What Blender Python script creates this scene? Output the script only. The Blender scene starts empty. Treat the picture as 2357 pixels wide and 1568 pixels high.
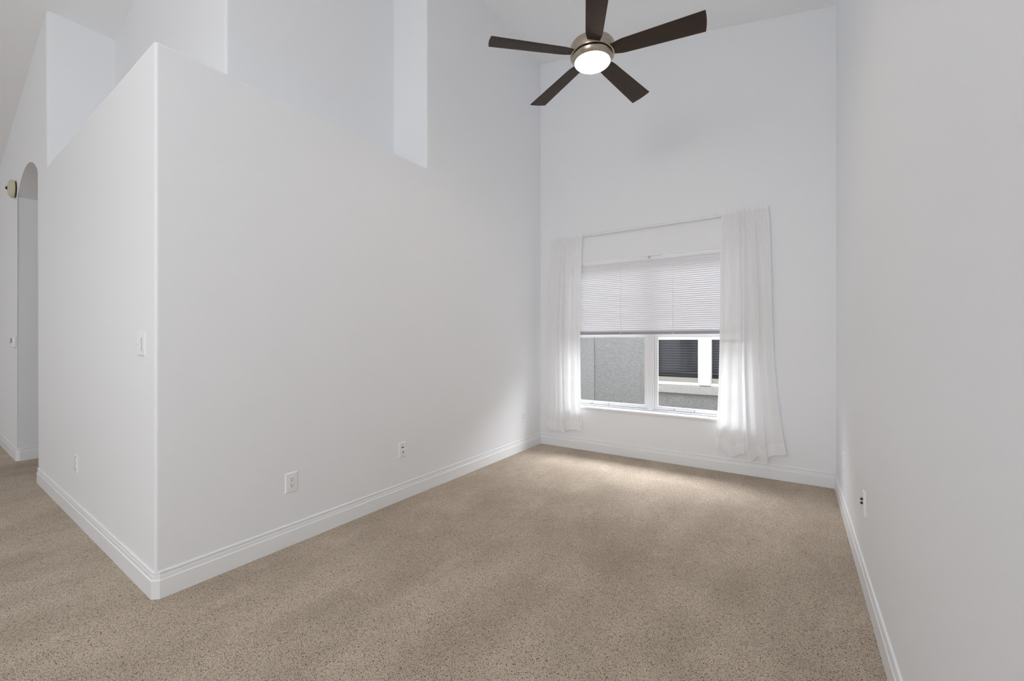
import bpy, bmesh, math, random
from mathutils import Vector, Matrix
PI = math.pi
rad = math.radians
random.seed(7)
SC = bpy.context.scene
COL = SC.collection

# ------------------------------------------------------------------ camera
cd = bpy.data.cameras.new('camera'); cam = bpy.data.objects.new('camera', cd); COL.objects.link(cam)
cam.location = (2.603, -0.761, 1.27)
cam.rotation_euler = (rad(90), 0, rad(33.588))
cd.sensor_width = 36.0; cd.lens = 975.0 / 2357.0 * 36.0
cd.clip_start = 0.02; cd.clip_end = 200
SC.camera = cam

# ------------------------------------------------------------------ world, exposure
W = bpy.data.worlds.new('overcast_sky'); SC.world = W; W.use_nodes = True
bg = W.node_tree.nodes['Background']
bg.inputs[0].default_value = (0.90, 0.94, 1.0, 1); bg.inputs[1].default_value = 1.0
SC.view_settings.view_transform = 'Standard'; SC.view_settings.look = 'None'
SC.view_settings.exposure = 0.16; SC.view_settings.gamma = 1.0
SC.view_settings.use_curve_mapping = False
SC.cycles.use_denoising = True
SC.cycles.max_bounces = 16; SC.cycles.diffuse_bounces = 8; SC.cycles.transparent_max_bounces = 24
SC.cycles.transmission_bounces = 8; SC.cycles.sample_clamp_indirect = 6.0

# ------------------------------------------------------------------ daylight through the openings, plus added fill lights
def area(name, loc, rot, sx, sy, power, color=(1, 1, 1), portal=False):
    l = bpy.data.lights.new(name, 'AREA'); l.shape = 'RECTANGLE'; l.size = sx; l.size_y = sy
    l.energy = power; l.color = color
    o = bpy.data.objects.new(name, l); COL.objects.link(o); o.location = loc; o.rotation_euler = rot
    if portal: l.cycles.is_portal = True
    return o
# added light panels in the unseen great room's rear door and side window openings
area('rear_door_fill', (0.4, -8.96, 1.25), (rad(90), 0, 0), 4.4, 2.3, 12, (0.96, 0.98, 1.0))
area('side_window_fill', (-7.46, -4.4, 1.7), (rad(90), 0, rad(-90)), 3.4, 2.3, 20, (0.96, 0.98, 1.0))
def point_fill(name, loc, radius, power, color=(1, .98, .95)):
    l = bpy.data.lights.new(name, 'POINT'); l.shadow_soft_size = radius; l.energy = power; l.color = color
    o = bpy.data.objects.new(name, l); COL.objects.link(o); o.location = loc; return o
point_fill('rear_fill_light', (1.7, -2.9, 2.5), .6, 138, (.95, .975, 1.0))  # soft fill added behind the camera to lift the near walls; no fixture
area('sky_fill_panel', (1.3, 6.8, 4.3), (rad(-60), 0, 0), 17.0, 2.2, 2300, (0.93, 0.96, 1.0))  # added panel standing in for bright sky above the neighbour's eave
area('dining_window_portal', (1.30, 3.985, 1.33), (rad(-90), 0, 0), 1.86, 1.69, 1, portal=True)

# ------------------------------------------------------------------ materials
def mat(name, color=(.8, .8, .8), rough=.5, metal=0.0, spec=.5):
    m = bpy.data.materials.new(name); m.use_nodes = True
    b = m.node_tree.nodes['Principled BSDF']
    b.inputs['Base Color'].default_value = (*color, 1); b.inputs['Roughness'].default_value = rough
    b.inputs['Metallic'].default_value = metal; b.inputs['Specular IOR Level'].default_value = spec
    return m
def nodes(m): return m.node_tree.nodes, m.node_tree.links, m.node_tree.nodes['Principled BSDF']
def coords(N, L, kind='Object', scale=(1, 1, 1), rot=(0, 0, 0)):
    t = N.new('ShaderNodeTexCoord'); mp = N.new('ShaderNodeMapping')
    mp.inputs['Scale'].default_value = scale; mp.inputs['Rotation'].default_value = rot
    L.new(t.outputs[kind], mp.inputs['Vector']); return mp.outputs[0]
def noise(N, L, vec, scale, detail=2, rough=.5):
    n = N.new('ShaderNodeTexNoise'); n.inputs['Scale'].default_value = scale
    n.inputs['Detail'].default_value = detail; n.inputs['Roughness'].default_value = rough
    L.new(vec, n.inputs['Vector']); return n
def bump(N, L, b, height, strength, dist):
    u = N.new('ShaderNodeBump'); u.inputs['Strength'].default_value = strength; u.inputs['Distance'].default_value = dist
    L.new(height, u.inputs['Height']); L.new(u.outputs[0], b.inputs['Normal']); return u
def ramp(N, L, fac, stops):
    r = N.new('ShaderNodeValToRGB'); e = r.color_ramp.elements
    while len(e) < len(stops): e.new(.5)
    for i, (p, c) in enumerate(stops): e[i].position = p; e[i].color = (*c, 1)
    L.new(fac, r.inputs[0]); return r

def wall_material(name, color, rough, scale, strength, dist):
    m = mat(name, color, rough, 0, .35); N, L, b = nodes(m)
    v = coords(N, L)
    bump(N, L, b, noise(N, L, v, scale, 3, .55).outputs[0], strength, dist)
    return m
M_wall = wall_material('wall_paint_orange_peel', (.862, .878, .905), .55, 160, .22, .0016)
M_ceil = wall_material('ceiling_paint_knockdown', (.90, .915, .93), .8, 38, .5, .004)
M_trim = mat('trim_white_semigloss', (.865, .88, .90), .3)
M_plastic = mat('white_plastic', (.89, .895, .90), .3)
M_vinyl = mat('white_vinyl', (.84, .845, .86), .35)
M_dark = mat('dark_slot', (.012, .012, .013), .5)
M_black = mat('black_plastic', (.02, .02, .018), .4)
M_cream = mat('aged_cream_metal', (.60, .58, .42), .45)
M_grey = mat('grey_screen', (.18, .19, .19), .25)
M_button = mat('grey_rubber', (.22, .22, .23), .6)
M_steelscrew = mat('painted_screw', (.55, .55, .55), .35)
M_cord = mat('white_cord', (.88, .87, .86), .7)
M_rod = mat('white_enamel', (.82, .82, .81), .3)
M_rail_shade = mat('shaded_rail_plastic', (.36, .36, .385), .4)  # rail greyed to hold its backlit shade in the colour

# carpet: beige cut pile in small tufts with dark gaps, brushed tracks
M_carpet = mat('beige_carpet', (.5, .42, .34), .95, 0, .1); N, L, b = nodes(M_carpet)
v = coords(N, L)
wob = noise(N, L, v, 180, 2, .5)
mixv = N.new('ShaderNodeVectorMath'); mixv.operation = 'MULTIPLY_ADD'
L.new(wob.outputs['Color'], mixv.inputs[0]); mixv.inputs[1].default_value = (.006, .006, .0); L.new(v, mixv.inputs[2])
vo = N.new('ShaderNodeTexVoronoi'); vo.inputs['Scale'].default_value = 330; vo.feature = 'F1'
L.new(mixv.outputs[0], vo.inputs['Vector'])
fine = noise(N, L, v, 430, 3, .7)
big = noise(N, L, coords(N, L, scale=(1.0, .6, 1), rot=(0, 0, -.6)), 2.4, 4, .6)
sub = N.new('ShaderNodeMath'); sub.operation = 'MULTIPLY_ADD'
L.new(vo.outputs['Distance'], sub.inputs[0]); sub.inputs[1].default_value = -.65
L.new(fine.outputs[0], sub.inputs[2])
add = N.new('ShaderNodeMath'); add.operation = 'ADD'; L.new(sub.outputs[0], add.inputs[0]); add.inputs[1].default_value = .42
cr = ramp(N, L, add.outputs[0], [(.27, (.045, .030, .020)), (.42, (.335, .25, .18)), (.52, (.71, .58, .455)), (.68, (.94, .815, .675))])
trk = ramp(N, L, big.outputs[0], [(.34, (.80, .79, .775)), (.5, (.90, .895, .89)), (.62, (1, 1, 1))])
mul = N.new('ShaderNodeMix'); mul.data_type = 'RGBA'; mul.blend_type = 'MULTIPLY'; mul.inputs[0].default_value = 1
L.new(cr.outputs[0], mul.inputs[6]); L.new(trk.outputs[0], mul.inputs[7]); L.new(mul.outputs[2], b.inputs['Base Color'])
bump(N, L, b, add.outputs[0], .8, .008)

# espresso wood for the blades
M_blade = mat('espresso_wood', (.03, .02, .016), .5, 0, .3); N, L, b = nodes(M_blade)
v = coords(N, L, scale=(3, 60, 8))
g = noise(N, L, v, 6, 4, .6)
L.new(ramp(N, L, g.outputs[0], [(.3, (.026, .015, .010)), (.7, (.046, .028, .019))]).outputs[0], b.inputs['Base Color'])
# brushed nickel
M_nickel = mat('brushed_nickel', (.44, .375, .31), .26, 1.0); N, L, b = nodes(M_nickel)
v = coords(N, L, scale=(1, 1, 1))
g = noise(N, L, coords(N, L, scale=(4, 4, 260)), 5, 3, .6)
L.new(ramp(N, L, g.outputs[0], [(.3, (.24,) * 3), (.7, (.31,) * 3)]).outputs[0], b.inputs['Roughness'])
# glowing opal glass of the fan lamp
M_opal = mat('lit_opal_glass', (.9, .87, .8), .3)
_b = M_opal.node_tree.nodes['Principled BSDF']
N, L, _b = nodes(M_opal)                  # bulbs shine through the middle of the lens, its rim is dimmer and warmer
_len = N.new('ShaderNodeVectorMath'); _len.operation = 'LENGTH'
_flat = coords(N, L, scale=(1, 1, 0)); L.new(_flat, _len.inputs[0])
_k = N.new('ShaderNodeMath'); _k.operation = 'MULTIPLY'; _k.inputs[1].default_value = 9.0; L.new(_len.outputs['Value'], _k.inputs[0])
L.new(ramp(N, L, _k.outputs[0], [(.0, (1, .86, .70)), (.75, (1, .86, .70)), (.97, (1, .90, .76))]).outputs[0], _b.inputs['Emission Color'])
_s = N.new('ShaderNodeMapRange'); _s.inputs['From Min'].default_value = .955; _s.inputs['From Max'].default_value = 1.0
_s.inputs['To Min'].default_value = 42.0; _s.inputs['To Max'].default_value = 1.0
L.new(_k.outputs[0], _s.inputs['Value']); L.new(_s.outputs[0], _b.inputs['Emission Strength'])

def glass_material(name, tint, gloss):
    m = bpy.data.materials.new(name); m.use_nodes = True; N = m.node_tree.nodes; L = m.node_tree.links; N.clear()
    o = N.new('ShaderNodeOutputMaterial'); mx = N.new('ShaderNodeMixShader'); t = N.new('ShaderNodeBsdfTransparent')
    g = N.new('ShaderNodeBsdfGlossy'); g.inputs['Roughness'].default_value = .02; t.inputs[0].default_value = (*tint, 1)
    mx.inputs[0].default_value = gloss
    L.new(t.outputs[0], mx.inputs[1]); L.new(g.outputs[0], mx.inputs[2]); L.new(mx.outputs[0], o.inputs[0]); return m
M_glass = glass_material('clear_glass', (.98, .98, .98), .025)
M_nglass = glass_material('screened_glass', (.52, .53, .56), .02)

def cloth_material(name, color, trans, clear):
    m = bpy.data.materials.new(name); m.use_nodes = True; N = m.node_tree.nodes; L = m.node_tree.links; N.clear()
    o = N.new('ShaderNodeOutputMaterial')
    d = N.new('ShaderNodeBsdfDiffuse'); t = N.new('ShaderNodeBsdfTranslucent'); c = N.new('ShaderNodeBsdfTransparent')
    d.inputs[0].default_value = (*color, 1); t.inputs[0].default_value = (*color, 1)
    a = N.new('ShaderNodeMixShader'); a.inputs[0].default_value = trans; e = N.new('ShaderNodeMixShader'); e.inputs[0].default_value = clear
    L.new(d.outputs[0], a.inputs[1]); L.new(t.outputs[0], a.inputs[2])
    L.new(a.outputs[0], e.inputs[1]); L.new(c.outputs[0], e.inputs[2])
    L.new(e.outputs[0], o.inputs[0]); return m
M_sheer = cloth_material('sheer_white_voile', (.94, .94, .945), .27, .08)
M_hem = cloth_material('sheer_white_hem', (.94, .94, .945), .25, .03)
M_slat = cloth_material('white_slat', (.79, .79, .815), .02, .0)

# stucco of the neighbouring house
def stucco(name, c0, c1, sc, strength):
    m = mat(name, c0, .9, 0, .2); N, L, b = nodes(m); v = coords(N, L)
    n = noise(N, L, v, sc, 4, .65); k = noise(N, L, coords(N, L, scale=(1, 1, 1.8)), sc * .6, 2, .5)
    L.new(ramp(N, L, n.outputs[0], [(.3, c0), (.7, c1)]).outputs[0], b.inputs['Base Color'])
    bump(N, L, b, k.outputs[0], strength, .02); return m
M_stucco = stucco('grey_stucco', (.175, .175, .172), (.245, .245, .242), 34, .6)
M_band = stucco('pale_stucco', (.29, .29, .28), (.36, .36, .345), 34, .4)
M_nvinyl = mat('house_trim_white', (.58, .575, .55), .5)
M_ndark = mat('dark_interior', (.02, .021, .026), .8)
M_nblind = mat('grey_slat', (.62, .62, .60), .6)
M_screenbar = mat('tan_frame', (.28, .27, .235), .6)
M_grass = stucco('side_yard_gravel', (.34, .31, .24), (.52, .48, .40), 30, .6)

# ------------------------------------------------------------------ mesh helpers
class MB:
    def __init__(s): s.bm = bmesh.new()
    def quad(s, pts, mi=0):
        f = s.bm.faces.new([s.bm.verts.new(p) for p in pts]); f.material_index = mi; return f
    def box(s, a, b_, bev=0, seg=2):
        x0, y0, z0 = (min(a[i], b_[i]) for i in range(3)); x1, y1, z1 = (max(a[i], b_[i]) for i in range(3))
        V = [s.bm.verts.new(p) for p in ((x0, y0, z0), (x1, y0, z0), (x1, y1, z0), (x0, y1, z0), (x0, y0, z1), (x1, y0, z1), (x1, y1, z1), (x0, y1, z1))]
        F = [s.bm.faces.new([V[i] for i in f]) for f in ((3, 2, 1, 0), (4, 5, 6, 7), (0, 1, 5, 4), (1, 2, 6, 5), (2, 3, 7, 6), (3, 0, 4, 7))]
        if bev:
            E = list({e for f in F for e in f.edges})
            bmesh.ops.bevel(s.bm, geom=E, offset=bev, segments=seg, affect='EDGES', profile=.5)
        return s
    def prism(s, poly, z0, z1):
        """poly = footprint (x, y); z0/z1 = numbers or functions of (x, y)"""
        g = lambda z, p: z(*p) if callable(z) else z
        lo = [s.bm.verts.new((p[0], p[1], g(z0, p))) for p in poly]; hi = [s.bm.verts.new((p[0], p[1], g(z1, p))) for p in poly]
        n = len(poly); s.bm.faces.new(lo[::-1]); s.bm.faces.new(hi)
        for i in range(n): s.bm.faces.new((lo[i], lo[(i + 1) % n], hi[(i + 1) % n], hi[i]))
        return s
    def lathe(s, prof, n=48, mat4=None, cap=True):
        R = []
        for r, z in prof:
            R.append([s.bm.verts.new((r * math.cos(2 * PI * k / n), r * math.sin(2 * PI * k / n), z)) for k in range(n)])
        for a, b_ in zip(R, R[1:]):
            for k in range(n): s.bm.faces.new((a[k], a[(k + 1) % n], b_[(k + 1) % n], b_[k]))
        if cap: s.bm.faces.new(R[0][::-1]); s.bm.faces.new(R[-1])
        if mat4: bmesh.ops.transform(s.bm, matrix=mat4, verts=[v for r in R for v in r])
        return s
    def sweep(s, path, prof, closed=False):
        """mitred sweep along a flat path; prof = (outward offset, z); outward = right-hand side of travel"""
        P = [Vector(p) for p in path]; n = len(P); rings = []
        for i, p in enumerate(P):
            d0 = (P[i] - P[i - 1]).normalized() if i > 0 else (P[1] - P[0]).normalized()
            d1 = (P[i + 1] - P[i]).normalized() if i < n - 1 else d0
            n0 = Vector((d0.y, -d0.x)); n1 = Vector((d1.y, -d1.x)); m = (n0 + n1); m = m / max(m.length_squared / 2, 1e-6)
            rings.append([s.bm.verts.new((p.x + m.x * o, p.y + m.y * o, z)) for o, z in prof])
        k = len(prof)
        for a, b_ in zip(rings, rings[1:]):
            for j in range(k): s.bm.faces.new((a[j], b_[j], b_[(j + 1) % k], a[(j + 1) % k]))
        s.bm.faces.new(rings[0]); s.bm.faces.new(rings[-1][::-1]); return s
    def tube(s, pts, r, n=10, squash=1.0):
        P = [Vector(p) for p in pts]; R = []
        for i, p in enumerate(P):
            d = (P[min(i + 1, len(P) - 1)] - P[max(i - 1, 0)]).normalized()
            a = d.cross(Vector((0, 0, 1))); a = a.normalized() if a.length > 1e-4 else Vector((1, 0, 0)); c = a.cross(d).normalized()
            R.append([s.bm.verts.new(p + a * (r * squash * math.cos(2 * PI * k / n)) + c * (r * math.sin(2 * PI * k / n))) for k in range(n)])
        for a, b_ in zip(R, R[1:]):
            for k in range(n): s.bm.faces.new((a[k], a[(k + 1) % n], b_[(k + 1) % n], b_[k]))
        s.bm.faces.new(R[0][::-1]); s.bm.faces.new(R[-1]); return s
    def build(s, name, m, parent=None, smooth=False, angle=35, loc=None, recalc=True, flat_over=None):
        if recalc: bmesh.ops.recalc_face_normals(s.bm, faces=s.bm.faces)
        if smooth:
            for f in s.bm.faces: f.smooth = flat_over is None or f.calc_area() < flat_over
            for e in s.bm.edges:
                if len(e.link_faces) == 2 and e.calc_face_angle(0) > rad(angle): e.smooth = False
        me = bpy.data.meshes.new(name); s.bm.to_mesh(me); s.bm.free()
        o = bpy.data.objects.new(name, me); COL.objects.link(o)
        for x in (m if isinstance(m, (list, tuple)) else [m]): me.materials.append(x)
        if parent: o.parent = parent
        if loc: o.location = loc
        return o
def tag(o, label, cat, group=None):
    o['label'] = label; o['category'] = cat
    if group: o['group'] = group
    return o
def thing(name, label, cat, loc=(0, 0, 0), rz=0, group=None):
    o = bpy.data.objects.new(name, None); COL.objects.link(o); o.location = loc; o.rotation_euler = (0, 0, rz)
    o.empty_display_size = .1
    return tag(o, label, cat, group)
def struct(o, label=None):
    o['kind'] = 'structure'
    if label: o['label'] = label
    return o
def arc(cx, cy, r, a0, a1, n=6):
    return [(cx + r * math.cos(rad(a0 + (a1 - a0) * i / n)), cy + r * math.sin(rad(a0 + (a1 - a0) * i / n))) for i in range(n + 1)]

# ------------------------------------------------------------------ room shell
HL, HF = 2.74, 4.69                       # ledge height, ridge height
SL, SR = .2325, .188                      # roof slopes left and right of the ridge
XR, YB = 2.908, 3.80                      # right wall, back wall
XN, XJ, XA = -2.666, -3.037, -4.202       # niche end, arch right jamb, arch left jamb
ye = lambda x: -.0174 * x                 # the end wall is a hair out of square
def ceil_z(x, y=0): return HF + (SL * x if x < 0 else -SR * x)

o = MB().box((-7.5, -9.0, -.12), (7.5, YB + .2, 0)).build('floor', M_carpet); struct(o, 'beige cut pile carpet running through the empty dining room')
c = MB()
for xa, xb in ((-7.65, 0), (0, 7.65)):
    za, zb = ceil_z(xa), ceil_z(xb)
    c.prism([(xa, -9.15), (xb, -9.15), (xb, YB + .2), (xa, YB + .2)], lambda x, y: ceil_z(x), lambda x, y: ceil_z(x) + .12)
struct(c.build('ceiling', M_ceil), 'white vaulted ceiling sloping away from the ridge')

# left wall: half-height corner block with its plant ledge, then full height up to the back wall
YN0, YN1, XNI = .48, 1.845, -.415         # recess above the ledge
w = MB()
foot = arc(-.013, .013, .013, -90, 0) + [(0, YN1), (XNI, YN1), (XNI, YN0), (XN, YN0), (XN, ye(XN))]
w.prism(foot, 0, HL)
w.prism([(0, YN1), (0, YB), (XNI - .15, YB), (XNI - .15, YN1)], 0, HL)
w.prism([(XNI - .15, YN1)] + arc(-.012, YN1 + .012, .012, -90, 0) + [(0, YB), (XNI - .15, YB)], HL, ceil_z)
# soften the ledge's front edge
ed = [e for e in w.bm.edges if all(abs(v_.co.z - HL) < 1e-5 for v_ in e.verts) and all(v_.co.y < YN1 - .01 + .0101 for v_ in e.verts)
      and all((v_.co.x > -.02 and v_.co.y < YN1 + 1e-4) or abs(v_.co.y - ye(v_.co.x)) < .004 for v_ in e.verts) and len(e.link_faces) == 2
      and any(abs(f.normal.z) > .9 or True for f in e.link_faces)]
ed = [e for e in ed if not (abs(e.verts[0].co.y - YN1) < 1e-4 and abs(e.verts[1].co.y - YN1) < 1e-4)]
bmesh.ops.bevel(w.bm, geom=ed, offset=.010, segments=3, affect='EDGES', profile=.5)
struct(w.build('wall_left', M_wall, smooth=True, angle=40, flat_over=.06), 'white left wall with a recessed plant ledge above its near corner')
w = MB()
w.prism([(XNI, YN1)] + [(XNI - .15, YN1), (XNI - .15, YN0 + .15), (XN, YN0 + .15), (XN, YN0)] + arc(XNI - .015, YN0 + .015, .015, -90, 0), HL, ceil_z)
struct(w.build('wall_ledge', M_wall, smooth=True, angle=40, flat_over=.06), 'white wall set back behind the plant ledge')

# end wall with the arched hall opening
def arch_wall():
    w = MB(); T = .55
    def solid(front, yb):                 # front = list of (x, z): a slab from the wall face back to yb
        f = [w.bm.verts.new((x, ye(x), z)) for x, z in front]; k = [w.bm.verts.new((x, yb, z)) for x, z in front]
        n = len(front); w.bm.faces.new(f); w.bm.faces.new(k[::-1])
        for i in range(n): w.bm.faces.new((f[i], f[(i + 1) % n], k[(i + 1) % n], k[i]))
    hw = (XJ - XA) / 2; rise = .20; RA = (hw * hw + rise * rise) / (2 * rise); aa = math.asin(hw / RA)   # segmental arch
    ar = [((XJ + XA) / 2 + RA * math.sin(aa - 2 * aa * t / 24), 2.783 + rise - RA + RA * math.cos(aa - 2 * aa * t / 24)) for t in range(25)]
    outline = [(XN, 0), (XN, HL), (XN, ceil_z(XN)), (-7.5, ceil_z(-7.5)), (-7.5, 0), (XA, 0)] + ar[::-1] + [(XJ, 0)]
    f = [w.bm.verts.new((x, ye(x), z)) for x, z in outline]; k = [w.bm.verts.new((x, T, z)) for x, z in outline]
    n = len(outline); w.bm.faces.new(f); w.bm.faces.new(k[::-1])
    side = [w.bm.faces.new((f[i], f[(i + 1) % n], k[(i + 1) % n], k[i])) for i in range(n)]
    E = [e for e in w.bm.edges if all(abs(v_.co.y - ye(v_.co.x)) < 1e-4 for v_ in e.verts) and
         (all(v_.co.z < 2.99 and XA - .01 < v_.co.x < XJ + .01 for v_ in e.verts) and not all(v_.co.z < .01 for v_ in e.verts))]
    E += [e for e in w.bm.edges if all(abs(v_.co.y - ye(v_.co.x)) < 1e-4 and abs(v_.co.x - XN) < 1e-4 and v_.co.z > HL - 1e-4 for v_ in e.verts)]
    bmesh.ops.bevel(w.bm, geom=E, offset=.018, segments=4, affect='EDGES', profile=.5)
    bmesh.ops.triangulate(w.bm, faces=[g for g in w.bm.faces if len(g.verts) > 8])
    return w.build('wall_end', M_wall, smooth=True, angle=25, flat_over=.075)
struct(arch_wall(), 'white end wall with an arched opening into the hall')
# hall beyond the arch
w = MB(); w.box((XA - .12, .55, 0), (XA, 3.8, 3.05)); w.box((XJ, .55, 0), (XJ + .12, 3.8, 3.05)); w.box((XA, 3.8, 0), (XJ, 3.92, 3.05)); w.box((XA - .12, .55, 3.05), (XJ + .12, 3.92, 3.15))
struct(w.build('wall_hall', M_wall), 'white hall walls beyond the arch')

# back wall round the window opening
WX0, WX1, WZ0, WZ1 = .372, 2.228, .487, 2.177
w = MB()
for xa, xb, za, zb in ((-.01, WX0, 0, None), (WX1, XR + .15, 0, None), (WX0, WX1, 0, WZ0), (WX0, WX1, WZ1, None)):
    w.prism([(xa, YB), (xb, YB), (xb, YB + .2), (xa, YB + .2)], za, (lambda x, y: ceil_z(max(x, 0))) if zb is None else zb)
struct(w.build('wall_back', M_wall), 'white back wall pierced by the dining room window')
w = MB().prism([(XR, -1.3), (7.5, -1.3), (7.5, -1.15), (XR + .15, -1.15), (XR + .15, YB), (XR, YB)], 0, lambda x, y: ceil_z(x))
struct(w.build('wall_right', M_wall), 'white right wall close to the camera')
# the great room behind the camera: door, transom and window openings added for light
w = MB()
for xa, xb, za, zb in ((-7.65, -1.9, 0, None), (2.7, 7.65, 0, None), (-1.9, 2.7, 2.45, 2.75), (-1.9, 2.7, 3.65, None)):
    xs = [xa, xb] if not (xa < 0 < xb) else [xa, 0, xb]
    for p, q in zip(xs, xs[1:]):
        w.prism([(p, -9.0), (q, -9.0), (q, -9.15), (p, -9.15)], za, (lambda x, y: ceil_z(x)) if zb is None else zb)
struct(w.build('wall_rear', M_wall), 'white rear wall of the great room')
w = MB()
for ya, yb, za, zb in ((-9.0, -6.1, 0, None), (-2.7, .6, 0, None), (-6.1, -2.7, 0, .5), (-6.1, -2.7, 2.85, None)):
    w.prism([(-7.5, ya), (-7.5, yb), (-7.65, yb), (-7.65, ya)], za, (lambda x, y: ceil_z(x)) if zb is None else zb)
struct(w.build('wall_side', M_wall), 'white side wall of the great room')

w = MB()  # unseen wing added so daylight from the right reaches the left wall
for ya, yb, za, zb in ((-9.0, -5.6, 0, None), (-1.6, -1.15, 0, None), (-5.6, -1.6, 0, .4), (-5.6, -1.6, 2.6, None)):
    w.prism([(7.5, ya), (7.65, ya), (7.65, yb), (7.5, yb)], za, (lambda x, y: ceil_z(x)) if zb is None else zb)
struct(w.build('wall_added_wing', M_wall), 'white added wall far to the right behind the camera')

# baseboards with a stepped, beaded top
BB = [(0, 0), (.012, 0), (.012, .088), (.0105, .091), (.0085, .093), (.0075, .108), (.0070, .112), (.0045, .1145), (.0045, .117), (.0075, .119), (.0085, .124), (.0075, .130), (.004, .133), (0, .133)]
def baseboard(name, path, label=None):
    struct(MB().sweep(path, BB).build(name, M_trim, smooth=True, angle=25), label)
cc = .02
baseboard('baseboard_left', [(XJ + .01, .20), (XJ, ye(XJ) + cc), (XJ + cc, ye(XJ)), (-cc, 0), (0, cc), (0, YB)][::1], 'white baseboard wrapping the left wall and its near corner')
baseboard('baseboard_back', [(0, YB), (XR, YB)], 'white baseboard under the window')
baseboard('baseboard_right', [(XR, YB), (XR, -1.3), (7.5, -1.3)], 'white baseboard along the right wall')
baseboard('baseboard_end', [(-7.5, ye(-7.5)), (XA - cc, ye(XA)), (XA, ye(XA) + cc), (XA, 3.8)], 'white baseboard turning into the hall at the arch')

# ------------------------------------------------------------------ window
win = bpy.data.objects.new('window_1', None); COL.objects.link(win); win.location = (1.30, YB, WZ0); struct(win, 'white double vinyl window behind the blind, lower panes uncovered')
def wpart(mb, name, m, parent=win, **k):
    o = mb.build(name, m, None, **k); o.parent = parent
    o.matrix_parent_inverse = Matrix.Translation(win.location).inverted() if parent is win else Matrix.Identity(4)
    if parent is not win: o.parent = parent
    return o
CX = 1.314
f = MB()
f.box((WX0, 3.90, WZ0 + .02), (WX0 + .045, 3.985, WZ1), .004); f.box((WX1 - .045, 3.90, WZ0 + .02), (WX1, 3.985, WZ1), .004)
f.box((CX - .032, 3.895, WZ0 + .02), (CX + .032, 3.985, WZ1), .004); f.box((CX - .012, 3.885, WZ0 + .02), (CX + .012, 3.90, WZ1), .003)
f.box((WX0 + .045, 3.905, WZ1 - .045), (CX - .03, 3.985, WZ1), .003); f.box((CX + .03, 3.905, WZ1 - .045), (WX1 - .045, 3.985, WZ1), .003)
f.box((WX0 + .045, 3.90, WZ0 + .02), (CX - .03, 3.985, WZ0 + .036), .003); f.box((CX + .03, 3.90, WZ0 + .02), (WX1 - .045, 3.985, WZ0 + .036), .003)
wpart(f, 'window_frame', M_vinyl)
wpart(MB().box((WX0 + .001, YB - .022, WZ0 - .006), (WX1 - .001, 3.90, WZ0 + .018), .005), 'window_sill', M_trim)
for xa, xb in ((WX0 + .047, CX - .034), (CX + .034, WX1 - .047)):
    s_ = MB(); st, br, mr = .038, .040, .040; z0, z1 = WZ0 + .0385, 1.345; y0, y1 = 3.915, 3.943
    s_.box((xa, y0, z0), (xa + st, y1, z1), .003); s_.box((xb - st, y0, z0), (xb, y1, z1), .003)
    s_.box((xa + st, y0, z0), (xb - st, y1, z0 + br - .018), .003); s_.box((xa + st, y0 + .003, z0 + br - .0215), (xb - st, y1, z0 + br - .004), .003); s_.box((xa + st, y0, z1 - mr), (xb - st, y1, z1), .003)
    sash = wpart(s_, 'lower_sash', M_vinyl)
    MBg = MB().box((xa + st - .004, 3.927, z0 + br - .008), (xb - st + .004, 3.931, z1 - mr + .004)); g = MBg.build('glass_pane', M_glass); g.parent = sash
    g.matrix_parent_inverse = Matrix.Translation(win.location).inverted() @ Matrix.Identity(4) if False else Matrix.Identity(4)
    for t in (.16, .40):
        xx = xa + (xb - xa) * t
        k = MB().box((xx, y0 - .006, z0 + .010), (xx + .07, y0 + .001, z0 + .0155), .001).build('tilt_latch', M_vinyl); k.parent = sash
        k = MB().box((xx + .070, y0 - .007, z0 + .006), (xx + .077, y0 + .001, z0 + .016), .001).build('latch_tip', M_grey); k.parent = sash; k['label'] = 'dark latch tip'
    u = MB(); y0, y1 = 3.945, 3.972; z0, z1 = 1.31, WZ1 - .046
    u.box((xa, y0, z0), (xa + .03, y1, z1), .003); u.box((xb - .03, y0, z0), (xb, y1, z1), .003); u.box((xa + .03, y0, z0), (xb - .03, y1, z0 + .035), .003); u.box((xa + .03, y0, z1 - .03), (xb - .03, y1, z1), .003)
    sash = wpart(u, 'upper_sash', M_vinyl)
    g = MB().box((xa + .026, 3.957, z0 + .03), (xb - .026, 3.961, z1 - .026)).build('glass_pane', M_glass); g.parent = sash

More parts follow.
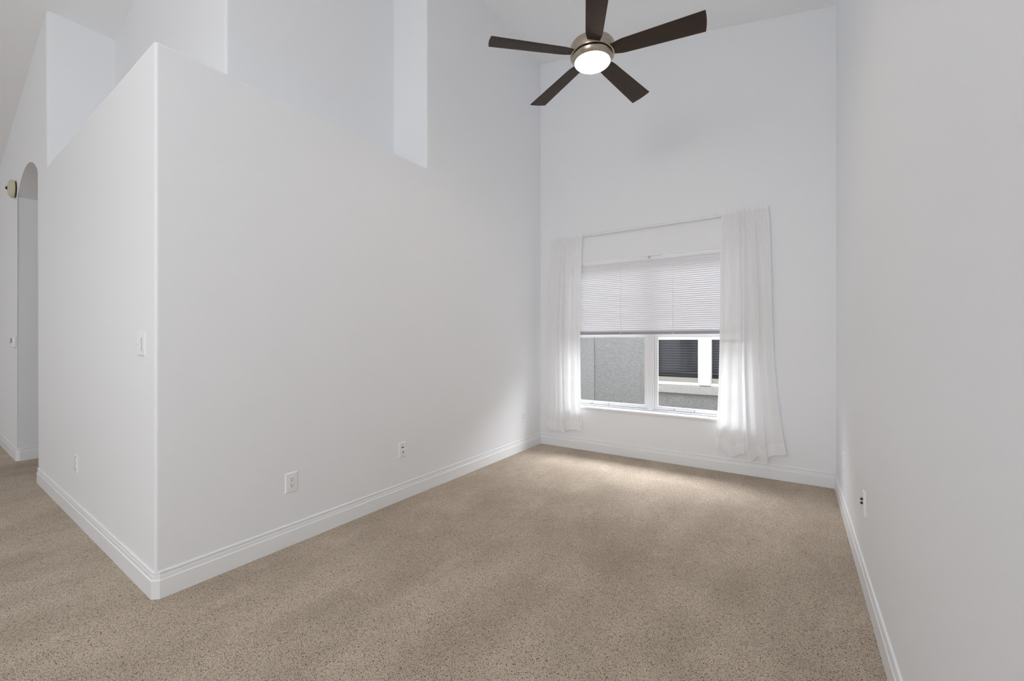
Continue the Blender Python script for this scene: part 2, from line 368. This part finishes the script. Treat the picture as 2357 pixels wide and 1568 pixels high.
# ------------------------------------------------------------------ mini blind, half raised
bl = thing('window_blind', 'white mini blind lowered halfway over the window panes', 'blind', (1.30, 3.855, 1.33))
inv = Matrix.Translation(bl.location).inverted()
def bpart(mb, name, m, **k):
    o = mb.build(name, m, **k); o.parent = bl; o.matrix_parent_inverse = inv; return o
BX0, BX1 = WX0 + .008, WX1 - .008
h = MB(); h.box((BX0, 3.842, 2.140), (BX1, 3.868, 2.168), .003); h.box((BX0, 3.836, 2.137), (BX1, 3.843, 2.150), .002)
bpart(h, 'headrail', M_vinyl)
bpart(MB().box((CX - .012, 3.832, 2.148), (CX + .012, 3.846, 2.176), .002), 'mounting_clip', M_steelscrew)
s_ = MB(); z = 2.128; n = 0; tilt = rad(73)
while z > 1.366:
    rows = []
    for i in range(5):
        q = (i / 4 - .5) * .0255; crown = .0016 * (1 - (2 * (i / 4) - 1) ** 2)
        y = 3.855 - q * math.cos(tilt) - crown * math.sin(tilt); zz = z + q * math.sin(tilt) + crown * math.cos(tilt)
        sag = .0
        rows.append([s_.bm.verts.new((x, y, zz)) for x in (BX0, .7, 1.0, 1.3, 1.6, 1.9, BX1)])
    for a, b2 in zip(rows, rows[1:]):
        for k in range(len(a) - 1): s_.bm.faces.new((a[k], a[k + 1], b2[k + 1], b2[k]))
    z -= .0215; n += 1
bpart(s_, 'slats', M_slat, smooth=True, angle=80, recalc=False)
bpart(MB().box((BX0, 3.843, 1.336), (BX1, 3.869, 1.366), .003), 'bottom_rail', M_rail_shade)
for x in (.52, 1.001, 1.559, 2.05):
    bpart(MB().tube([(x, 3.841, 2.14), (x, 3.8405, 1.75), (x, 3.841, 1.34)], .0016, 6), 'ladder_cord', M_cord, smooth=True)
    bpart(MB().box((x - .008, 3.838, 1.330), (x + .008, 3.862, 1.341), .002), 'cord_button', M_plastic)

# ------------------------------------------------------------------ curtain rod and sheer curtains
rod = thing('curtain_rod', 'thin white curtain rod bracketed above the window', 'curtain rod', (1.30, 3.72, 2.475))
inv = Matrix.Translation(rod.location).inverted()
p = [(.215, 3.797, 2.474), (.215, 3.765, 2.474)] + [(.24 - .025 * math.cos(t * PI / 8), 3.772 - .025 * math.sin(t * PI / 8), 2.474) for t in range(5)] + [(1.3, 3.748, 2.474)] + [(2.375 + .025 * math.sin(t * PI / 8), 3.772 - .025 * math.cos(t * PI / 8), 2.474) for t in range(5)] + [(2.40, 3.797, 2.474)]
o = MB().tube(p, .011, 12, .35).build('rod', M_rod, smooth=True); o.parent = rod; o.matrix_parent_inverse = inv
for x in (.215, 2.40):
    o = MB().box((x - .012, 3.78, 2.452), (x + .012, 3.80, 2.496), .003).build('wall_bracket', M_rod); o.parent = rod; o.matrix_parent_inverse = inv

def curtain(label, top, mid, bot, hemz, pleats, seed, flare):
    """top/mid/bot = (x0, x1) edges; pleats = (centre, half width, depth, lean) along the panel; hemz(u) = lower edge"""
    rnd = random.Random(seed)
    t = thing('sheer_curtain', label, 'curtain', ((top[0] + top[1]) / 2, 3.72, bot[2]), 0, 'sheer curtains on the rod')
    NU = 260
    gath = [(rnd.random() * 2 * PI, 15 + i * 8, .5 / (1 + i * .5)) for i in range(3)]
    def xe(i, s):                          # s: 0 top .. 1 bottom
        a, m_, b_ = top[i], mid[i], bot[i]
        e = a + (m_ - a) * min(1, s / .45) ** .6
        return e + (b_ - m_) * max(0, (s - .4) / .6) ** flare
    def pt(u, s):                          # s 0 at rod .. 1 at hem
        zh = hemz(u); z = 2.474 + (zh - 2.474) * s
        xa, xb = xe(0, s), xe(1, s); x = xa + (xb - xa) * u
        amp = .22 + .78 * min(1, s / .30) ** .8
        y = 0; dx = 0
        for c_, wd, d, lean in pleats:
            e = (u - c_ - .010 * math.sin(2.6 * s + c_ * 9)) / wd
            if abs(e) < 3:
                q = math.exp(-e * e * 1.3); y += d * q * amp; dx += lean * q * amp * (.6 + .4 * s)
        ga = max(0, 1 - s * 3.2)
        y += .0048 * ga * sum(q * math.sin(2 * PI * fr * u + ph) for ph, fr, q in gath)
        y += .0035 * math.sin(2 * PI * 2.3 * u + seed + 2.2 * s) * min(1, 3 * s)
        off = max(.016, .030 + y)
        return Vector((x + dx, 3.757 - off if s > .02 else 3.757 - off - .004, z))
    inv = Matrix.Translation(t.location).inverted()
    def grid(rows, name, m):
        w = MB(); R = [[w.bm.verts.new(q) for q in r] for r in rows]
        for a, b_ in zip(R, R[1:]):
            for k in range(len(a) - 1): w.bm.faces.new((a[k], a[k + 1], b_[k + 1], b_[k]))
        o = w.build(name, m, smooth=True, angle=180, recalc=False); o.parent = t; o.matrix_parent_inverse = inv; return o
    us = [i / NU for i in range(NU + 1)]
    grid([[pt(u, .955 * j / 60) for u in us] for j in range(61)], 'panel', M_sheer)
    grid([[pt(u, .955 + .045 * j / 6) for u in us] for j in range(7)], 'hem', M_hem)
    def hd(u, k):                         # ruffle standing above the rod
        q = pt(u, 0); q.z = 2.474 + .026 * k + .003 * k * math.sin(2 * PI * 17 * u + seed); q.y += .004 * k * math.sin(2 * PI * 23 * u); return q
    grid([[hd(u, k) for u in us] for k in (1, .75, .5, .25, 0)], 'header', M_hem)
    return t
curtain('narrow white sheer curtain hanging left of the window', (.205, .591), (.118, .560), (.118, .578, .19),
        lambda u: .220 - .018 * math.sin(u * 5.5) + (.02 if u < .05 else 0) - .022 * math.exp(-((u - .50) / .06) ** 2),
        [(.10, .050, .016, .004), (.24, .040, .020, -.012), (.36, .035, .024, .014), (.50, .040, .036, .026), (.64, .060, -.012, .0), (.78, .045, .026, -.016), (.93, .050, .022, .012)], 1, 1.6)
curtain('wide flaring white sheer curtain hanging right of the window', (2.028, 2.412), (2.015, 2.447), (1.975, 2.552, .17),
        lambda u: .232 - .058 * math.exp(-((u - .27) / .10) ** 2) - .080 * math.exp(-((u - .55) / .05) ** 2) - .080 * math.exp(-((u - .70) / .06) ** 2) + .02 * max(0, (u - .8) / .2),
        [(.04, .035, .018, .008), (.15, .05, -.012, 0), (.27, .045, .018, -.012), (.40, .030, .026, .020), (.54, .035, .044, -.030), (.61, .03, -.010, 0), (.70, .034, .040, .026), (.82, .05, .012, 0), (.94, .05, .018, -.010)], 4, 2.0)

# ------------------------------------------------------------------ wall plates
def place(name, label, cat, loc, rz, group=None): return thing(name, label, cat, loc, rz, group)
def cyl_y(r, y0, y1, x, z, n=14):         # disc facing local -Y
    return MB().lathe([(r, y0), (r, y1)], n, Matrix.Translation((x, 0, z)) @ Matrix.Rotation(rad(90), 4, 'X'))
def plate(t, w_=.078, h_=.124):
    m = MB(); a, b_ = w_ / 2, h_ / 2
    P = [(-a, 0, -b_), (a, 0, -b_), (a, 0, b_), (-a, 0, b_)]; Q = [(-a + .001, -.003, -b_ + .001), (a - .001, -.003, -b_ + .001), (a - .001, -.003, b_ - .001), (-a + .001, -.003, b_ - .001)]
    Rr = [(-a + .006, -.0065, -b_ + .006), (a - .006, -.0065, -b_ + .006), (a - .006, -.0065, b_ - .006), (-a + .006, -.0065, b_ - .006)]
    L_ = [[m.bm.verts.new(q) for q in s_] for s_ in (P, Q, Rr)]
    m.bm.faces.new(L_[0]); m.bm.faces.new(L_[2])
    for x, y in zip(L_, L_[1:]):
        for k in range(4): m.bm.faces.new((x[k], x[(k + 1) % 4], y[(k + 1) % 4], y[k]))
    return m.build('cover_plate', M_plastic, t)
def outlet(label, loc, rz):
    t = place('wall_outlet', label, 'outlet', loc, rz, 'duplex wall outlets'); plate(t)
    for dz in (.0195, -.0195):
        m = MB(); pr = [(.0165 * math.cos(rad(a)) * 1.02, max(-.0135, min(.0135, .0175 * math.sin(rad(a))))) for a in range(0, 360, 12)]
        f0 = [m.bm.verts.new((x, -.006, z + dz)) for x, z in pr]; f1 = [m.bm.verts.new((x * .95, -.0092, z * .95 + dz)) for x, z in pr]
        m.bm.faces.new(f1)
        for k in range(len(pr)): m.bm.faces.new((f0[k], f0[(k + 1) % len(pr)], f1[(k + 1) % len(pr)], f1[k]))
        rc = m.build('receptacle', M_plastic, t)
        sl = MB(); sl.box((-.0078, -.0094, dz + .0005), (-.0052, -.0088, dz + .0095)); sl.box((.0052, -.0094, dz + .0015), (.0078, -.0094 + .0006, dz + .0085))
        o = sl.build('blade_slots', M_dark, rc); o['label'] = 'dark slots'
        o = cyl_y(.0026, .0088, .0094, 0, dz - .0065).build('ground_hole', M_dark, rc); o['label'] = 'dark round hole'
    cyl_y(.003, .006, .0075, 0, 0).build('screw', M_steelscrew, t)
    return t
outlet('white duplex outlet on the left wall nearest the wall corner', (0, .674, .388), rad(90))
outlet('small far outlet on the left wall beside the left curtain', (0, 3.400, .388), rad(90))
outlet('white outlet on the end wall below the light switch', (-1.60, ye(-1.60), .405), -.0174)
outlet('faint outlet on the hall side wall beneath the thermostat', (-9.155, ye(-9.155), .408), -.0174)
outlet('white outlet on the right wall tucked near the back corner', (XR, 3.10, .404), rad(-90))

t = place('cable_plate', 'white jack plate on the left wall midway between two outlets', 'wall plate', (0, 1.572, .398), rad(90)); plate(t, .074, .121)
o = MB().box((-.012, -.0085, .016), (.012, -.0066, .0235), .001).build('phone_jack', M_dark, t); o['label'] = 'dark slot-shaped jack'
cyl_y(.0062, .006, .014, 0, -.016, 12).build('coax_jack', M_steelscrew, t); o = cyl_y(.0048, .0141, .0146, 0, -.016, 12).build('coax_hole', M_dark, t)
for z in (.042, -.042): cyl_y(.0034, .006, .0078, 0, z).build('screw', M_button, t)
t = place('cable_plate', 'white plate with two black jacks on the right wall', 'wall plate', (XR, 2.045, .436), rad(-90)); plate(t, .074, .121)
m = MB(); m.box((-.018, -.0085, -.045), (.018, -.006, .045), .001); m.build('insert', M_plastic, t)
for z in (.020, .000):
    o = MB().lathe([(.0068, .006), (.0068, .013), (.0052, .018)], 12, Matrix.Translation((0, 0, z)) @ Matrix.Rotation(rad(90), 4, 'X')).build('jack', M_black, t); o['label'] = 'black jack'

# two-gang switch on the end wall: toggle beside a tall slide dimmer
t = place('light_switch', 'white two-gang light switch on the end wall beside the corner', 'switch', (-.193, ye(-.193), 1.252), -.0174); plate(t, .118, .126)
m = MB(); m.box((.014, -.0105, -.036), (.042, -.0064, -.033), .0004); m.box((.014, -.0105, .033), (.042, -.0064, .036), .0004); m.box((.014, -.0105, -.033), (.017, -.0064, .033), .0004); m.box((.039, -.0105, -.033), (.042, -.0064, .033), .0004)
m.build('dimmer_frame', M_plastic, t)
MB().box((.017, -.0075, -.033), (.039, -.0066, .033)).build('dimmer_paddle', mat('shaded_grey_plastic', (.5, .5, .5), .4), t)['label'] = 'grey recessed paddle'
m = MB(); m.box((-.034, -.0085, -.012), (-.022, -.0064, .012), .0006); m.build('toggle_bezel', M_plastic, t)
m = MB(); m.box((-.0315, -.022, -.004), (-.0245, -.006, .004), .001)
bmesh.ops.transform(m.bm, matrix=Matrix.Translation((0, -.007, 0)) @ Matrix.Rotation(rad(-35), 4, 'X') @ Matrix.Translation((0, .007, 0)), verts=m.bm.verts); m.build('toggle_lever', M_plastic, t)
for x in (-.028, .028):
    for z in (.049, -.049): cyl_y(.0034, .006, .0078, x, z).build('screw', M_plastic, t)

# cream dome by the arch and thermostat on the hall side
t = place('alarm_bell', 'cream domed bell with a dark knob, high beside the arch', 'alarm bell', (-4.315, ye(-4.315), 2.882), -.0174)
RX = Matrix.Rotation(rad(90), 4, 'X')
MB().lathe([(.085, .0), (.088, .004), (.088, .011), (.080, .013)], 40, RX).build('backplate', M_black, t, smooth=True)['label'] = 'black backplate'
MB().lathe([(.094, .012), (.096, .015), (.096, .022), (.091, .036), (.078, .047), (.056, .055), (.03, .059), (.006, .060)], 48, RX).build('dome', M_cream, t, smooth=True)
MB().lathe([(.014, .059), (.017, .062), (.017, .067), (.010, .072), (.002, .073)], 20, RX).build('knob', M_black, t, smooth=True)['label'] = 'dark knob'
t = place('thermostat', 'small grey-screened thermostat on the wall left of the arch', 'thermostat', (-4.345, ye(-4.345), 1.252), -.0174)
m = MB(); m.box((-.075, -.028, -.058), (.075, 0, .058), .010, 3); m.build('housing', M_plastic, t, smooth=True)
MB().box((-.010, -.0295, -.006), (.062, -.0275, .046), .0005).build('screen', M_grey, t)['label'] = 'grey screen'
for z in (.032, .012, -.006): MB().box((-.055, -.031, z - .006), (-.035, -.0275, z + .006), .001).build('button', M_button, t)
MB().box((-.060, -.030, -.050), (.060, -.0275, -.018), .001).build('flap', M_plastic, t)

# ------------------------------------------------------------------ ceiling fan
FX, FY, FZ = 1.532, 1.781, 3.096
fan = thing('ceiling_fan', 'five-blade dark wood ceiling fan with a lit round lamp', 'ceiling fan', (FX, FY, FZ))
MB().lathe([(.124, -.012), (.138, -.009), (.140, -.005), (.140, .050), (.136, .058), (.10, .070), (.06, .085), (.035, .10)], 72).build('motor_housing', M_nickel, fan, smooth=True)
MB().lathe([(.118, -.020), (.125, -.018), (.125, -.011), (.118, -.011)], 64).build('shadow_gap', M_black, fan, smooth=True)['label'] = 'dark gap ring'
MB().lathe([(.1095, -.046), (.1135, -.049), (.116, -.047), (.1305, -.021), (.1310, -.0175), (.118, -.017)], 72).build('light_ring', M_nickel, fan, smooth=True)
MB().lathe([(.1105, -.044), (.1105, -.050), (.104, -.0555), (.088, -.0595), (.06, -.0625), (.03, -.064), (.004, -.0645)], 64).build('lamp_lens', M_opal, fan, smooth=True, angle=60)
top = ceil_z(FX) - FZ
MB().lathe([(.0135, .095), (.0135, top - .05)], 20).build('downrod', M_nickel, fan, smooth=True)
MB().lathe([(.024, .094), (.030, .10), (.030, .125), (.018, .135)], 24).build('rod_collar', M_nickel, fan, smooth=True)
MB().lathe([(.02, top - .085), (.045, top - .080), (.065, top - .05), (.068, top + .012), (.06, top + .016)], 32).build('canopy', M_nickel, fan, smooth=True)
def blade():
    m = MB(); st = []
    for i in range(25):
        k = i / 24; r = .118 + (.66 - .118) * k
        w_ = .098 + .040 * k
        if k < .16: w_ *= .66 + .34 * math.sin(k / .16 * PI / 2)
        st.append((r, w_))
    pitch = rad(-13); up = []; lo = []
    def pt(r, q, dz): return (r, q * math.cos(pitch) - dz * math.sin(pitch), q * math.sin(pitch) + dz * math.cos(pitch) + .004)
    for j, (r, w_) in enumerate(st):
        ru = []; rl = []
        for q in range(9):
            y = (q / 8 - .5) * w_; rr = r + (.006 * (1 - (2 * (q / 8) - 1) ** 2) if j == 24 else 0)
            edge = .0022 if q in (0, 8) or j == 24 else .0034
            ru.append(m.bm.verts.new(pt(rr, y, edge))); rl.append(m.bm.verts.new(pt(rr, y, -edge)))
        up.append(ru); lo.append(rl)
    for a, b_, c_, d in zip(up, up[1:], lo, lo[1:]):
        for q in range(8):
            m.bm.faces.new((a[q], b_[q], b_[q + 1], a[q + 1])); m.bm.faces.new((c_[q + 1], d[q + 1], d[q], c_[q]))
        m.bm.faces.new((a[0], c_[0], d[0], b_[0])); m.bm.faces.new((a[8], b_[8], d[8], c_[8]))
    for q in range(8):
        m.bm.faces.new((up[0][q], up[0][q + 1], lo[0][q + 1], lo[0][q])); m.bm.faces.new((up[-1][q], lo[-1][q], lo[-1][q + 1], up[-1][q + 1]))
    return m
b0 = blade().build('blade', M_blade, fan, smooth=True, angle=30)
for i in range(5):
    b_ = b0 if i == 0 else b0.copy()
    if i: COL.objects.link(b_); b_.parent = fan
    b_.rotation_euler = (0, 0, rad(8 + 72 * i))

# ------------------------------------------------------------------ outside: the neighbouring house across the side yard
NY = 6.6
struct(MB().box((-8, 4.0, -.5), (12, 14, -.35)).build('ground', M_grass), 'pale gravel side yard between the houses')
nh = thing('neighbor_house', 'grey stucco house with white framed windows seen through the panes', 'house', (1.4, NY, -.35))
inv = Matrix.Translation(nh.location).inverted()
def npart(mb, name, m, parent=None, **k):
    o = mb.build(name, m, **k); o.parent = parent or nh
    if not parent: o.matrix_parent_inverse = inv
    return o
A0, A1, B0, B1, Z0, Z1 = .61, 1.349, 1.510, 2.25, .575, 2.0
w = MB()
w.box((-5, NY, -.35), (A0, NY + .2, 2.5)); w.box((B1, NY, -.35), (9, NY + .2, 2.5)); w.box((A0, NY, -.35), (B1, NY + .2, Z0)); w.box((A0, NY, Z1), (B1, NY + .2, 2.5))
w.box((-5, NY - .015, -.35), (-.455, NY, 2.5))
npart(w, 'wall', M_stucco)
npart(MB().box((-5.4, NY - .4, 2.5), (9.4, NY + 3, 2.65)), 'eave', M_nvinyl)
npart(MB().box((A0 - .12, NY - .075, .405), (B1 + .12, NY + .02, .535), .01), 'sill_band', M_band)
npart(MB().box((A1, NY - .02, Z0 - .03), (B0, NY + .1, Z1), .004), 'mullion', M_nvinyl)
for xa, xb in ((A0, A1), (B0, B1)):
    f = MB(); y0, y1 = NY - .012, NY + .08; s_ = .028
    f.box((xa, y0, Z0 - .045), (xb, y1, Z0 + .012), .004); f.box((xa, y0, Z1 - .05), (xb, y1, Z1), .004); f.box((xa, y0, Z0 + .012), (xa + .06 if xa == A0 else xa + s_ * .5, y1, Z1 - .05), .004)
    f.box((xb - s_, y0, Z0 + .012), (xb, y1, Z1 - .05), .004); f.box((xa + .01, y0 + .004, 1.282), (xb - .01, y1, 1.34), .004)
    wf = npart(f, 'house_window', M_nvinyl)
    o = MB().box((xa + .01, NY + .012, Z0 + .012), (xb - .01, NY + .03, .662), .003).build('screen_rail', M_screenbar); o.parent = wf; o['label'] = 'tan screen rail'
    o = MB().box((xa + .01, NY + .034, .66), (xb - .01, NY + .038, Z1 - .05)).build('pane', M_nglass); o.parent = wf
    k = MB(); zz = .69
    while zz < 1.95: k.box((xa + .03, NY + .09, zz), (xb - .03, NY + .097, zz + .009)); zz += .042
    o = k.build('blind_slats', M_nblind); o.parent = wf
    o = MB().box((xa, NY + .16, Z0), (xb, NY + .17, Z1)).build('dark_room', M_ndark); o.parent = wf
